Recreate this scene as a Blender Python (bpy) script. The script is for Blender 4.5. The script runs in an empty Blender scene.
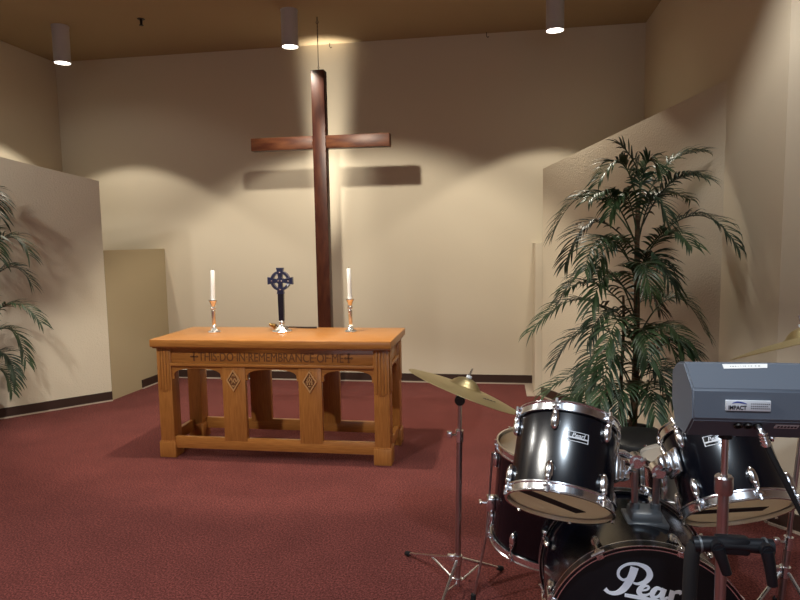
import bpy, bmesh, math, random
from mathutils import Vector, Matrix, Quaternion
random.seed(7)
SC = bpy.context.scene
COL = SC.collection
PI = math.pi
def R(d): return math.radians(d)

# ------------------------------------------------------------------ camera
CAM_F, PITCH, YAW, ROLL = 623.33, .0958, .1557, -.017
def make_camera():
    cd = bpy.data.cameras.new('camera'); cd.sensor_fit = 'HORIZONTAL'; cd.sensor_width = 36
    cd.lens = CAM_F * 36 / 800; cd.clip_start = .05
    co = bpy.data.objects.new('camera', cd); COL.objects.link(co)
    f = Vector((-math.sin(YAW)*math.cos(PITCH), math.cos(YAW)*math.cos(PITCH), -math.sin(PITCH)))
    r0 = Vector((math.cos(YAW), math.sin(YAW), 0)); u0 = r0.cross(f)
    c, s = math.cos(ROLL), math.sin(ROLL)
    r = c*r0 + s*u0; u = -s*r0 + c*u0
    m = Matrix((r, u, -f)).transposed().to_4x4(); m.translation = (0, 0, 1.5)
    co.matrix_world = m
    SC.camera = co
make_camera()

# ------------------------------------------------------------------ materials
def mat(name, col, rough=.6, metal=0., spec=.5, coat=0., bump=None, noise=None, emit=None, aniso=0., sheen=0.):
    m = bpy.data.materials.new(name); m.use_nodes = True
    nt = m.node_tree; b = nt.nodes['Principled BSDF']
    b.inputs['Base Color'].default_value = (*col, 1)
    b.inputs['Roughness'].default_value = rough
    b.inputs['Metallic'].default_value = metal
    b.inputs['Specular IOR Level'].default_value = spec
    b.inputs['Coat Weight'].default_value = coat
    b.inputs['Coat Roughness'].default_value = .08
    tc = nt.nodes.new('ShaderNodeTexCoord')
    if noise:                                   # (scale, colour2, lo, hi, detail[, stretch])
        n = nt.nodes.new('ShaderNodeTexNoise'); n.inputs['Scale'].default_value = noise[0]
        n.inputs['Detail'].default_value = noise[4]
        mp = nt.nodes.new('ShaderNodeMapping')
        if len(noise) > 5: mp.inputs['Scale'].default_value = noise[5]
        nt.links.new(tc.outputs['Object'], mp.inputs['Vector']); nt.links.new(mp.outputs[0], n.inputs['Vector'])
        rp = nt.nodes.new('ShaderNodeValToRGB')
        rp.color_ramp.elements[0].position = noise[2]; rp.color_ramp.elements[1].position = noise[3]
        rp.color_ramp.elements[0].color = (*col, 1); rp.color_ramp.elements[1].color = (*noise[1], 1)
        nt.links.new(n.outputs['Fac'], rp.inputs['Fac']); nt.links.new(rp.outputs['Color'], b.inputs['Base Color'])
    if bump:                                    # (scale, strength, distance)
        n2 = nt.nodes.new('ShaderNodeTexNoise'); n2.inputs['Scale'].default_value = bump[0]; n2.inputs['Detail'].default_value = 3
        nt.links.new(tc.outputs['Object'], n2.inputs['Vector'])
        bp = nt.nodes.new('ShaderNodeBump'); bp.inputs['Strength'].default_value = bump[1]; bp.inputs['Distance'].default_value = bump[2]
        nt.links.new(n2.outputs['Fac'], bp.inputs['Height']); nt.links.new(bp.outputs['Normal'], b.inputs['Normal'])
    if aniso:
        b.inputs['Anisotropic'].default_value = aniso
        tg = nt.nodes.new('ShaderNodeTangent'); tg.direction_type = 'RADIAL'; tg.axis = 'Z'
        nt.links.new(tg.outputs[0], b.inputs['Tangent'])
    if sheen: b.inputs['Sheen Weight'].default_value = sheen
    if emit:
        b.inputs['Emission Color'].default_value = (*emit[0], 1); b.inputs['Emission Strength'].default_value = emit[1]
    return m

M = {}
M['wall'] = mat('cream wall paint', (.62, .545, .425), .75, spec=.25, bump=(70, .12, .004))
M['wing'] = mat('textured cream plaster', (.62, .545, .425), .8, spec=.2, bump=(85, .6, .007))
M['ceiling'] = mat('tan ceiling paint', (.36, .275, .170), .9, spec=.1, bump=(60, .15, .004))
M['lowwall_shaded'] = mat('shaded wall tone', (.40, .325, .205), .75, spec=.25, bump=(70, .12, .004))  # wall cream darkened; this wall's weaker light is put into the colour
M['baseboard'] = mat('dark brown vinyl base', (.035, .016, .011), .5)
M['shoe'] = mat('beige floor edging', (.42, .34, .27), .8)
M['oak'] = mat('honey oak', (.46, .190, .045), .34, spec=.45, coat=.15, noise=(9, (.33, .122, .026), .35, .75, 6, (1, 14, 14)), bump=(60, .05, .002))
M['oakv'] = mat('honey oak upright grain', (.46, .190, .045), .36, spec=.45, coat=.15, noise=(9, (.33, .122, .026), .35, .75, 6, (14, 14, 1)), bump=(60, .05, .002))
M['carve'] = mat('oak carving stain', (.17, .062, .017), .6)
M['diamond'] = mat('pale carved oak', (.55, .30, .12), .5)
M['cross'] = mat('dark mahogany', (.040, .0085, .0045), .42, spec=.3, coat=.0, noise=(5, (.085, .026, .011), .38, .72, 5, (4, 4, 1)))
M['crossh'] = mat('dark mahogany crosswise grain', (.062, .0165, .0075), .42, spec=.3, coat=.0, noise=(5, (.150, .054, .022), .38, .72, 5, (1, 4, 4)))
M['silver'] = mat('polished silver', (.92, .90, .87), .24, 1)
M['blue_enamel'] = mat('dark blue metal', (.018, .022, .06), .28, spec=.7, coat=.4)
M['darkglass'] = mat('dark polished shaft', (.012, .011, .02), .15, spec=.7, coat=.5)
M['wax'] = mat('white wax', (.86, .84, .80), .5)
M['wick'] = mat('burnt wick', (.03, .02, .015), .9)
M['brass'] = mat('aged brass', (.48, .30, .10), .3, 1)
M['bronze'] = mat('cymbal bronze', (.60, .50, .27), .42, 1, bump=(120, .04, .002))
M['lampwhite'] = mat('white painted metal', (.50, .49, .50), .45)
M['lens'] = mat('lit lamp lens', (1, 1, 1), .4, emit=((1, .93, .80), 9))
M['iron'] = mat('dark iron', (.03, .025, .022), .5, .6)
M['wire'] = mat('steel wire', (.16, .13, .10), .4, .8)
M['chrome'] = mat('chrome', (.88, .90, .94), .20, 1)
M['satin'] = mat('worn satin chrome', (.56, .51, .51), .28, 1)
M['lacquer'] = mat('black drum wrap', (.0018, .0022, .005), .16, spec=.5, coat=.0, aniso=.88)
M['blackgloss'] = mat('black gloss', (.004, .004, .005), .22, spec=.5)
M['darkhead'] = mat('black drum head', (.004, .004, .006), .40, spec=.3)
M['head'] = mat('tan drum head', (.72, .62, .46), .5, noise=(3, (.60, .50, .36), .4, .6, 2))
M['ply'] = mat('pale birch inside', (.74, .62, .46), .6)
M['headwhite'] = mat('white drum head', (.72, .70, .66), .5)
M['inkwhite'] = mat('white lettering', (.80, .84, .92), .6)
for k in ('head', 'headwhite'):              # translucent skins
    nt = M[k].node_tree; bb = nt.nodes['Principled BSDF']; tr = nt.nodes.new('ShaderNodeBsdfTranslucent'); tr.inputs['Color'].default_value = (.95, .87, .74, 1)
    mx = nt.nodes.new('ShaderNodeMixShader'); mx.inputs[0].default_value = .65
    nt.links.new(bb.outputs[0], mx.inputs[1]); nt.links.new(tr.outputs[0], mx.inputs[2]); nt.links.new(mx.outputs[0], nt.nodes['Material Output'].inputs['Surface'])
M['tape'] = mat('black damping tape', (.012, .010, .010), .7)
M['rubber'] = mat('black rubber', (.012, .012, .013), .7, spec=.3)
M['blackplastic'] = mat('black plastic', (.006, .007, .010), .42, spec=.4)
M['greyplastic'] = mat('blue grey cabinet', (.095, .112, .142), .55, spec=.35, bump=(300, .1, .001))
M['label'] = mat('silver label', (.62, .64, .68), .4)
M['ink'] = mat('dark print', (.01, .01, .02), .6)
M['inkblue'] = mat('blue print', (.02, .05, .30), .6)
M['paper'] = mat('white tape', (.82, .81, .78), .7)
M['vinyl'] = mat('black vinyl', (.008, .008, .009), .4, spec=.4)
M['trunk'] = mat('brown palm trunk', (.060, .034, .018), .9, bump=(40, .8, .02), noise=(18, (.11, .065, .032), .4, .7, 3, (1, 1, 3)))
M['pot'] = mat('dark pot', (.012, .010, .010), .5)
M['soil'] = mat('dry moss', (.06, .05, .03), .95)
M['leaf'] = mat('palm green', (.018, .044, .018), .40, spec=.45, noise=(7, (.052, .098, .036), .4, .7, 2))
M['leafold'] = mat('palm deep green', (.011, .028, .016), .40, spec=.5, noise=(7, (.030, .062, .034), .4, .7, 2))
M['rachis'] = mat('palm stem green', (.06, .085, .03), .6)
M['grey'] = mat('grey painted metal', (.16, .17, .18), .4, .6)

def carpet():
    m = mat('maroon carpet', (.2, .05, .05), .95, spec=.06, sheen=.04)
    nt = m.node_tree; b = nt.nodes['Principled BSDF']
    tc = nt.nodes.new('ShaderNodeTexCoord')
    def noise(s, d):
        n = nt.nodes.new('ShaderNodeTexNoise'); n.inputs['Scale'].default_value = s; n.inputs['Detail'].default_value = d
        nt.links.new(tc.outputs['Object'], n.inputs['Vector']); return n
    fine, mid, big = noise(320, 2), noise(110, 2), noise(4.5, 5)
    r1 = nt.nodes.new('ShaderNodeValToRGB'); r1.color_ramp.elements[0].position = .43; r1.color_ramp.elements[1].position = .60
    r1.color_ramp.elements[0].color = (.070, .0155, .0130, 1); r1.color_ramp.elements[1].color = (.235, .066, .057, 1)
    mx = nt.nodes.new('ShaderNodeMix'); mx.data_type = 'FLOAT'; mx.inputs[0].default_value = .5
    nt.links.new(fine.outputs['Fac'], mx.inputs[2]); nt.links.new(mid.outputs['Fac'], mx.inputs[3])
    nt.links.new(mx.outputs[0], r1.inputs['Fac'])
    r2 = nt.nodes.new('ShaderNodeValToRGB'); r2.color_ramp.elements[0].position = .35; r2.color_ramp.elements[1].position = .7
    r2.color_ramp.elements[0].color = (.90, .90, .90, 1); r2.color_ramp.elements[1].color = (1.07, 1.07, 1.07, 1)
    nt.links.new(big.outputs['Fac'], r2.inputs['Fac'])
    mm = nt.nodes.new('ShaderNodeMix'); mm.data_type = 'RGBA'; mm.blend_type = 'MULTIPLY'; mm.inputs[0].default_value = 1
    nt.links.new(r1.outputs['Color'], mm.inputs[6]); nt.links.new(r2.outputs['Color'], mm.inputs[7])
    nt.links.new(mm.outputs[2], b.inputs['Base Color'])
    bp = nt.nodes.new('ShaderNodeBump'); bp.inputs['Strength'].default_value = .6; bp.inputs['Distance'].default_value = .006
    nt.links.new(fine.outputs['Fac'], bp.inputs['Height']); nt.links.new(bp.outputs['Normal'], b.inputs['Normal'])
    return m
M['carpet'] = carpet()

# ------------------------------------------------------------------ mesh helpers
class B:
    """collects shapes of ONE part in a bmesh"""
    def __init__(s): s.bm = bmesh.new()
    def _add(s, verts, faces):
        vs = [s.bm.verts.new(v) for v in verts]
        for f in faces:
            try: s.bm.faces.new([vs[i] for i in f])
            except ValueError: pass
        return vs
    def box(s, lo, hi, bev=0., rot=None):
        x0, y0, z0 = lo; x1, y1, z1 = hi
        t = bmesh.new(); bmesh.ops.create_cube(t, size=1)
        for v in t.verts: v.co = Vector(((x0+x1)/2 + v.co.x*(x1-x0), (y0+y1)/2 + v.co.y*(y1-y0), (z0+z1)/2 + v.co.z*(z1-z0)))
        if bev: bmesh.ops.bevel(t, geom=t.edges[:], offset=bev, segments=2, affect='EDGES', profile=.5)
        s._merge(t, rot); return s
    def _merge(s, t, mtx=None):
        if mtx is not None: bmesh.ops.transform(t, matrix=mtx, verts=t.verts)
        vm = {v: s.bm.verts.new(v.co) for v in t.verts}
        for f in t.faces:
            try: s.bm.faces.new([vm[v] for v in f.verts])
            except ValueError: pass
        t.free()
    def tube(s, pts, rad, n=10, cap=True):
        pts = [Vector(p) for p in pts]; k = len(pts)
        rad = rad if isinstance(rad, (list, tuple)) else [rad]*k
        tans = []
        for i in range(k):
            t = pts[min(i+1, k-1)] - pts[max(i-1, 0)]; tans.append(t.normalized())
        up = Vector((0, 0, 1)) if abs(tans[0].z) < .9 else Vector((1, 0, 0))
        a = tans[0].cross(up).normalized(); rings = []
        for i in range(k):
            t = tans[i]; a = (a - t*a.dot(t)).normalized(); b = t.cross(a)
            rings.append([s.bm.verts.new(pts[i] + rad[i]*(math.cos(2*PI*j/n)*a + math.sin(2*PI*j/n)*b)) for j in range(n)])
        for i in range(k-1):
            for j in range(n):
                s.bm.faces.new((rings[i][j], rings[i][(j+1) % n], rings[i+1][(j+1) % n], rings[i+1][j]))
        if cap:
            s.bm.faces.new(rings[0][::-1]); s.bm.faces.new(rings[-1])
        return s
    def lathe(s, prof, n=32, mtx=None, closed=False):
        """prof: (radius, z) list turned about Z"""
        t = bmesh.new(); rings = []
        for r, z in prof:
            if r < 1e-6: rings.append([t.verts.new((0, 0, z))])
            else: rings.append([t.verts.new((r*math.cos(2*PI*j/n), r*math.sin(2*PI*j/n), z)) for j in range(n)])
        seq = list(range(len(rings))); pairs = list(zip(seq, seq[1:])) + ([(seq[-1], 0)] if closed else [])
        for i0, i1 in pairs:
            A, C = rings[i0], rings[i1]
            for j in range(n):
                j2 = (j+1) % n
                f = [A[0]] if len(A) == 1 else [A[j], A[j2]]
                f += [C[0]] if len(C) == 1 else [C[j2], C[j]]
                if len(f) > 2: t.faces.new(f)
        s._merge(t, mtx); return s
    def prism(s, poly, a, b, mtx=None):
        """2-D polygon (x, z) drawn at y=a and y=b"""
        t = bmesh.new()
        A = [t.verts.new((x, a, z)) for x, z in poly]; C = [t.verts.new((x, b, z)) for x, z in poly]
        t.faces.new(A); t.faces.new(C[::-1]); n = len(poly)
        for i in range(n): t.faces.new((A[i], C[i], C[(i+1) % n], A[(i+1) % n]))
        s._merge(t, mtx); return s
    def ball(s, c, r, seg=14, mtx=None):
        t = bmesh.new(); bmesh.ops.create_uvsphere(t, u_segments=seg, v_segments=max(6, seg//2), radius=1)
        r = r if isinstance(r, (tuple, list)) else (r, r, r)
        for v in t.verts: v.co = Vector((c[0]+v.co.x*r[0], c[1]+v.co.y*r[1], c[2]+v.co.z*r[2]))
        s._merge(t, mtx); return s

def obj(name, b, m, parent=None, smooth=True, angle=35):
    bm = b.bm if isinstance(b, B) else b
    bmesh.ops.recalc_face_normals(bm, faces=bm.faces[:])
    me = bpy.data.meshes.new(name); bm.to_mesh(me); bm.free()
    for mm in (m if isinstance(m, list) else [m]): me.materials.append(mm)
    if smooth:
        for p in me.polygons: p.use_smooth = True
        me.set_sharp_from_angle(angle=R(angle))
    o = bpy.data.objects.new(name, me); COL.objects.link(o)
    if parent is not None:
        o.parent = parent
        if not parent.get('_local'):           # mesh was drawn in world coordinates: pull it into the parent's frame
            me.transform(Matrix.Translation(-world_loc(parent)))
    return o
def world_loc(o):
    v = Vector((0, 0, 0))
    while o is not None: v = v + o.location; o = o.parent
    return v
def thing(name, label, cat, loc=(0, 0, 0), group=None, local=False, rot=None):
    o = bpy.data.objects.new(name, None); COL.objects.link(o); o.empty_display_size = .05
    o.location = loc; o['label'] = label; o['category'] = cat
    if group: o['group'] = group
    if local: o['_local'] = 1
    if rot is not None:
        o.rotation_mode = 'QUATERNION'; o.rotation_quaternion = rot
    return o
def lpart(name, b, m, parent, **k):
    """a part drawn in its thing's own frame"""
    o = obj(name, b, m, None, **k); o.parent = parent; return o
def tag(o, label, cat, group=None):
    o['label'] = label; o['category'] = cat
    if group: o['group'] = group
    return o
def struct(name, b, m, **k):
    o = obj(name, b, m, **k); o['kind'] = 'structure'; return o
def copy_tree(o, parent=None):
    c = o.copy(); COL.objects.link(c); c.parent = parent
    for ch in list(o.children): copy_tree(ch, c)
    return c
def axis_quat(n, front):
    """local +Z -> n, local -Y turned as far as it goes towards 'front'"""
    z = Vector(n).normalized(); f = Vector(front); y = -(f - z*f.dot(z)).normalized(); x = y.cross(z)
    return Matrix((x, y, z)).transposed().to_quaternion()
def text_mesh(txt, size, shear=0., bold=0., extrude=0., spacing=1., xscale=1.):
    cu = bpy.data.curves.new('tmp', 'FONT'); cu.body = txt; cu.size = size; cu.shear = shear; cu.offset = bold
    cu.extrude = extrude; cu.space_character = spacing; cu.align_x = 'CENTER'; cu.align_y = 'CENTER'; cu.resolution_u = 3
    o = bpy.data.objects.new('tmp', cu); COL.objects.link(o)
    dg = bpy.context.evaluated_depsgraph_get(); me = bpy.data.meshes.new_from_object(o.evaluated_get(dg))
    bm = bmesh.new(); bm.from_mesh(me); bpy.data.objects.remove(o); bpy.data.curves.remove(cu); bpy.data.meshes.remove(me)
    for v in bm.verts: v.co.x *= xscale
    return bm
def merge_bm(b, bm, mtx): b._merge(bm, mtx)
def stroke(b, pts, wid, y0, y1, n=6):
    """flat brush stroke in the XZ plane: Catmull-Rom through pts, width per point, between depths y0 and y1"""
    P = [Vector((p[0], p[1])) for p in pts]; W = wid if isinstance(wid, (list, tuple)) else [wid]*len(P)
    out = []
    for i in range(len(P)-1):
        p0 = P[max(i-1, 0)]; p1 = P[i]; p2 = P[i+1]; p3 = P[min(i+2, len(P)-1)]
        for j in range(n + (i == len(P)-2)):
            t = j/n
            q = .5*((2*p1) + (p2-p0)*t + (2*p0-5*p1+4*p2-p3)*t*t + (3*p1-p0-3*p2+p3)*t**3)
            out.append((q, W[i]*(1-t) + W[i+1]*t))
    L, Rr = [], []
    for i, (q, w) in enumerate(out):
        d = out[min(i+1, len(out)-1)][0] - out[max(i-1, 0)][0]
        if d.length < 1e-9: continue
        d.normalize(); nrm = Vector((-d.y, d.x)); L.append(q + nrm*w/2); Rr.append(q - nrm*w/2)
    for i in range(len(L)-1):
        b.prism([tuple(L[i]), tuple(L[i+1]), tuple(Rr[i+1]), tuple(Rr[i])], y0, y1)
LAMP_W = 100
# ================================================================== THE SETTING
XL, XR, YB, ZC = -4.82, 1.40, 6.442, 3.518
YS = 3.375                                   # where the side walls splay outwards
def wallbox(name, p, q, z0, z1, th, m='wall', top=None, side=1):
    """wall from p to q (plan), thickness th to the left of p->q (side=1); top = height at q if sloped"""
    p, q = Vector((*p, 0)), Vector((*q, 0)); d = q-p; L = d.length; d.normalize(); n = Vector((-d.y, d.x, 0))*side
    mt = Matrix((d, n, Vector((0, 0, 1)))).transposed().to_4x4(); mt.translation = p
    b = B(); zt = z1 if top is None else top
    b.prism([(0, z0), (L, z0), (L, zt), (0, z1)], 0, th, mt)
    return struct(name, b, M[m], smooth=False)
struct('floor', B().box((-7.4, -4.6, -.1), (4.6, YB+.1, 0)), M['carpet'], smooth=False)
struct('ceiling', B().box((-7.4, -4.6, ZC), (4.6, YB+.1, ZC+.1)), M['ceiling'], smooth=False)
wallbox('wall_back', (XL-.1, YB), (XR+.1, YB), 0, ZC, .1)
wallbox('wall_right', (XR, YB), (XR, YS), 0, ZC, .1)
wallbox('wall_splay_right', (XR, YS), (XR+2.2, YS-2.3), 0, ZC, .1)
wallbox('wall_left', (XL, YS), (XL, YB), 0, ZC, .1)
wallbox('wall_splay_left', (XL-2.2, YS-2.3), (XL, YS), 0, ZC, .1)
wallbox('wall_hall_right', (XR+2.2, YS-2.3), (XR+2.2, -4.6), 0, ZC, .1)
wallbox('wall_hall_left', (XL-2.2, -4.6), (XL-2.2, YS-2.3), 0, ZC, .1)
wallbox('wall_hall_rear', (XL-2.3, -4.6), (XR+2.3, -4.6), 0, ZC, .1, side=-1)
wallbox('wall_wing_left', (-3.687, 5.418), (XL, 4.156), 0, 2.098, .10, 'wing', top=2.468, side=-1)
wallbox('wall_wing_right', (.417, 5.950), (XR, 4.210), 0, 2.130, .10, 'wing', top=2.448, side=1)
wallbox('wall_low_left', (-3.693, 5.432), (-3.64, YB), 0, 1.45, .10, 'lowwall_shaded')
struct('wall_low_right', B().box((.352, 5.965, 0), (.44, YB, 1.45)), M['wall'], smooth=False)
def base(name, p, q, side=-1):
    p3, q3 = Vector((*p, 0)), Vector((*q, 0)); d = q3-p3; L = d.length; d.normalize(); n = Vector((-d.y, d.x, 0))*side
    mt = Matrix((d, n, Vector((0, 0, 1)))).transposed().to_4x4(); mt.translation = p3
    b = B(); b.prism([(0, .012), (L, .012), (L, .092), (0, .092)], 0, .012, mt)
    o = struct(name, b, M['baseboard'], smooth=False)
    b = B(); b.prism([(0, 0), (L, 0), (L, .012), (0, .012)], 0, .022, mt)
    obj('floor_edging', b, M['shoe'], o, smooth=False)
base('baseboard_back', (-3.64, YB), (.352, YB))
base('baseboard_left', (-3.687, 5.418), (XL, 4.156), side=1)
base('baseboard_low_left', (-3.6684, 5.90), (-3.640, YB))
base('baseboard_wing_right', (.417, 5.950), (XR, 4.210))
base('baseboard_right', (XR, 4.210), (XR, YS))
base('baseboard_splay_right', (XR, YS), (XR+2.2, YS-2.3))
struct('trim_1', B().box((.275, 5.93, 0), (.352, YB-.025, .006)), M['shoe'], smooth=False)

# ================================================================== LAMPS
def spot(name, loc, target, power, size, blend, col, rad=.05):
    l = bpy.data.lights.new(name, 'SPOT'); l.energy = power; l.spot_size = R(size); l.spot_blend = blend
    l.color = col; l.shadow_soft_size = rad
    o = bpy.data.objects.new(name, l); COL.objects.link(o); o.location = loc
    d = Vector(target) - Vector(loc); o.rotation_euler = d.to_track_quat('-Z', 'Y').to_euler()
    return o
WARM = (1, .92, .76)
WHITE = (1, .97, .90)
COOL = (.76, .88, 1.0)
def cylinder_lamp(x, y, zb, label):
    t = thing('ceiling_lamp', label, 'lamp', (x, y, ZC), 'white cylinder lamps on the ceiling')
    mt = Matrix.Translation((x, y, 0))
    obj('housing', B().lathe([(.069, zb), (.073, zb), (.073, ZC-.012), (.069, ZC-.012)], 40, mt, closed=True), M['lampwhite'], t)
    obj('ceiling_plate', B().lathe([(0, ZC-.012), (.076, ZC-.012), (.076, ZC), (0, ZC)], 40, mt), M['lampwhite'], t)
    obj('lens', B().lathe([(0, zb+.006), (.069, zb+.006), (.069, zb+.014), (0, zb+.014)], 40, mt), M['lens'], t)
    return t
LAMPS = [(-3.98, 5.417, 3.185), (-1.795, 5.455, 3.205), (.47, 5.43, 3.185)]
for (x, y, zb), w in zip(LAMPS, ('white cylinder ceiling lamp at the left, above the left wing wall',
                                 'white cylinder ceiling lamp in the middle, just left of the wooden cross',
                                 'white cylinder ceiling lamp at the right, cut by the top of the photo')):
    cylinder_lamp(x, y, zb, w)
    spot('lamp_bulb', (x, y, zb-.005), (x, y, 0), LAMP_W*(.7 if x == -1.795 else 1), 106, .16, WARM, .05)

t = thing('fire_sprinkler', 'small dark fire sprinkler head on the ceiling right of the left lamp', 'sprinkler', (-3.161, 5.40, ZC))
mt = Matrix.Translation((-3.161, 5.40, ZC))
obj('escutcheon', B().lathe([(0, -.004), (.030, -.004), (.034, 0), (0, 0)], 20, mt), M['iron'], t)
b = B().lathe([(0, -.05), (.010, -.05), (.012, -.004), (0, -.004)], 12, mt)
b.lathe([(0, -.056), (.020, -.056), (.020, -.052), (0, -.052)], 12, mt)
obj('sprinkler_head', b, M['iron'], t)
for x, lab in ((-1.69, 'tiny dark hook at the ceiling edge right of the cross wire'), (-.10, 'tiny dark hook at the ceiling edge, well right of the cross')):
    b = B().tube([(x, YB-.03, ZC), (x, YB-.03, ZC-.035), (x+.012, YB-.03, ZC-.05), (x+.022, YB-.03, ZC-.04)], .004, 6)
    tag(obj('ceiling_hook', b, M['iron']), lab, 'hook', 'ceiling hooks')

# ================================================================== THE BIG CROSS
t = thing('wooden_cross', 'tall dark red-brown wooden cross hanging behind the oak table', 'cross', (-1.605, 5.67, 0))
obj('upright', B().box((-1.667, 5.620, .02), (-1.543, 5.722, 3.045), .006), M['cross'], t)
for s, x0, x1 in ((0, -2.262, -1.667), (1, -1.543, -.953)):
    obj('cross_arm', B().box((x0, 5.622, 2.345), (x1, 5.718, 2.462), .006), M['crossh'], t)
obj('screw_eye', B().tube([(-1.605, 5.67, 3.04), (-1.605, 5.67, 3.065), (-1.597, 5.67, 3.075), (-1.605, 5.67, 3.085), (-1.613, 5.67, 3.075), (-1.605, 5.67, 3.065)], .003, 6), M['wire'], t)
t = thing('hanging_wire', 'thin steel wire from the ceiling to the top of the wooden cross', 'wire', (-1.605, 5.67, ZC))
obj('wire_strand', B().tube([(-1.605, 5.67, 3.08), (-1.605, 5.669, 3.30), (-1.605, 5.67, ZC-.05)], .0035, 6), M['wire'], t)
b = B().tube([(-1.605, 5.67, ZC-.06), (-1.592, 5.67, ZC-.045), (-1.605, 5.67, ZC-.03), (-1.618, 5.67, ZC-.045), (-1.605, 5.67, ZC-.06)], .004, 6)
b.tube([(-1.605, 5.67, ZC-.032), (-1.605, 5.67, ZC)], .006, 8)
for k in range(5): b.ball((-1.605, 5.67, ZC-.085-.03*k), (.006, .006, .013), 8)
obj('hook_and_chain', b, M['wire'], t)

# ================================================================== THE OAK TABLE
X0, X1, Y0, Y1 = -2.352, -.706, 3.979, 4.504
t = thing('communion_table', 'carved honey oak communion table with three arched openings', 'table', ((X0+X1)/2, (Y0+Y1)/2, 0))
b = B().box((-2.372, 3.928, .795), (-.680, 4.560, .848), .007)
b.box((-2.362, 3.945, .783), (-.692, 4.545, .797), .004)
obj('tabletop', b, M['oak'], t)
LW = .105
for sx in (0, 1):
    for sy in (0, 1):
        x0 = X0 if sx == 0 else X1-LW; y0 = Y0 if sy == 0 else Y1-LW
        b = B().box((x0, y0, .118), (x0+LW, y0+LW, .783), .004)
        yy = y0-.006 if sy == 0 else y0+LW
        for k in range(4):                         # reeded upper part of the post
            xa = x0+.012+k*.0215; b.box((xa, yy, .485-(.012 if k in (1, 2) else 0)), (xa+.0165, yy+.006, .775), .003)
        xx = x0-.006 if sx == 0 else x0+LW
        for k in range(4):
            ya = y0+.012+k*.0215; b.box((xx, ya, .485), (xx+.006, ya+.0165, .775), .003)
        leg = obj('leg', b, M['oakv'], t)
        b = B().box((x0-.008, y0-.008, 0), (x0+LW+.008, y0+LW+.008, .112), .004)
        b.box((x0-.004, y0-.004, .112), (x0+LW+.004, y0+LW+.004, .120), .002)
        obj('plinth', b, M['oakv'], leg)
# front and back: apron, moulding, arches, panels, rails
XA, XB = X0+LW, X1-LW
PAN = [(-1.876, -1.710), (-1.331, -1.170)]
BAY = [(XA, PAN[0][0]), (PAN[0][1], PAN[1][0]), (PAN[1][1], XB)]
def arch_poly(x0, x1, zs, za, ztop):
    """spandrel piece above one opening: notched spring, flattened arch"""
    w = x1-x0; e = .018; L = [(x0, zs), (x0, ztop), (x1, ztop), (x1, zs), (x1-e, zs), (x1-e, zs+.028)]
    n = 18; xa, xb = x0+e, x1-e; c = (xa+xb)/2; hw = (xb-xa)/2; z0 = zs+.028
    for k in range(n+1):
        a = PI*k/n; cx = math.copysign(abs(math.cos(a))**.75, math.cos(a)); L.append((c+hw*cx, z0+(za-z0)*abs(math.sin(a))**.85))
    L += [(x0+e, zs)]
    return L
def arch_piece(b, x0, x1, zs, za, ztop, ya, yb, mt=None):
    """built as quads so that the concave outline stays clean"""
    L = arch_poly(x0, x1, zs, za, ztop); low = L[4:]          # lower outline from right to left
    low = [(x1, zs)] + low + [(x0, zs)]
    for (xa, z1), (xb, z2) in zip(low, low[1:]):
        if abs(xa-xb) < 1e-5: continue
        b.prism([(xb, z2), (xa, z1), (xa, ztop), (xb, ztop)], ya, yb, mt)
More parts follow.
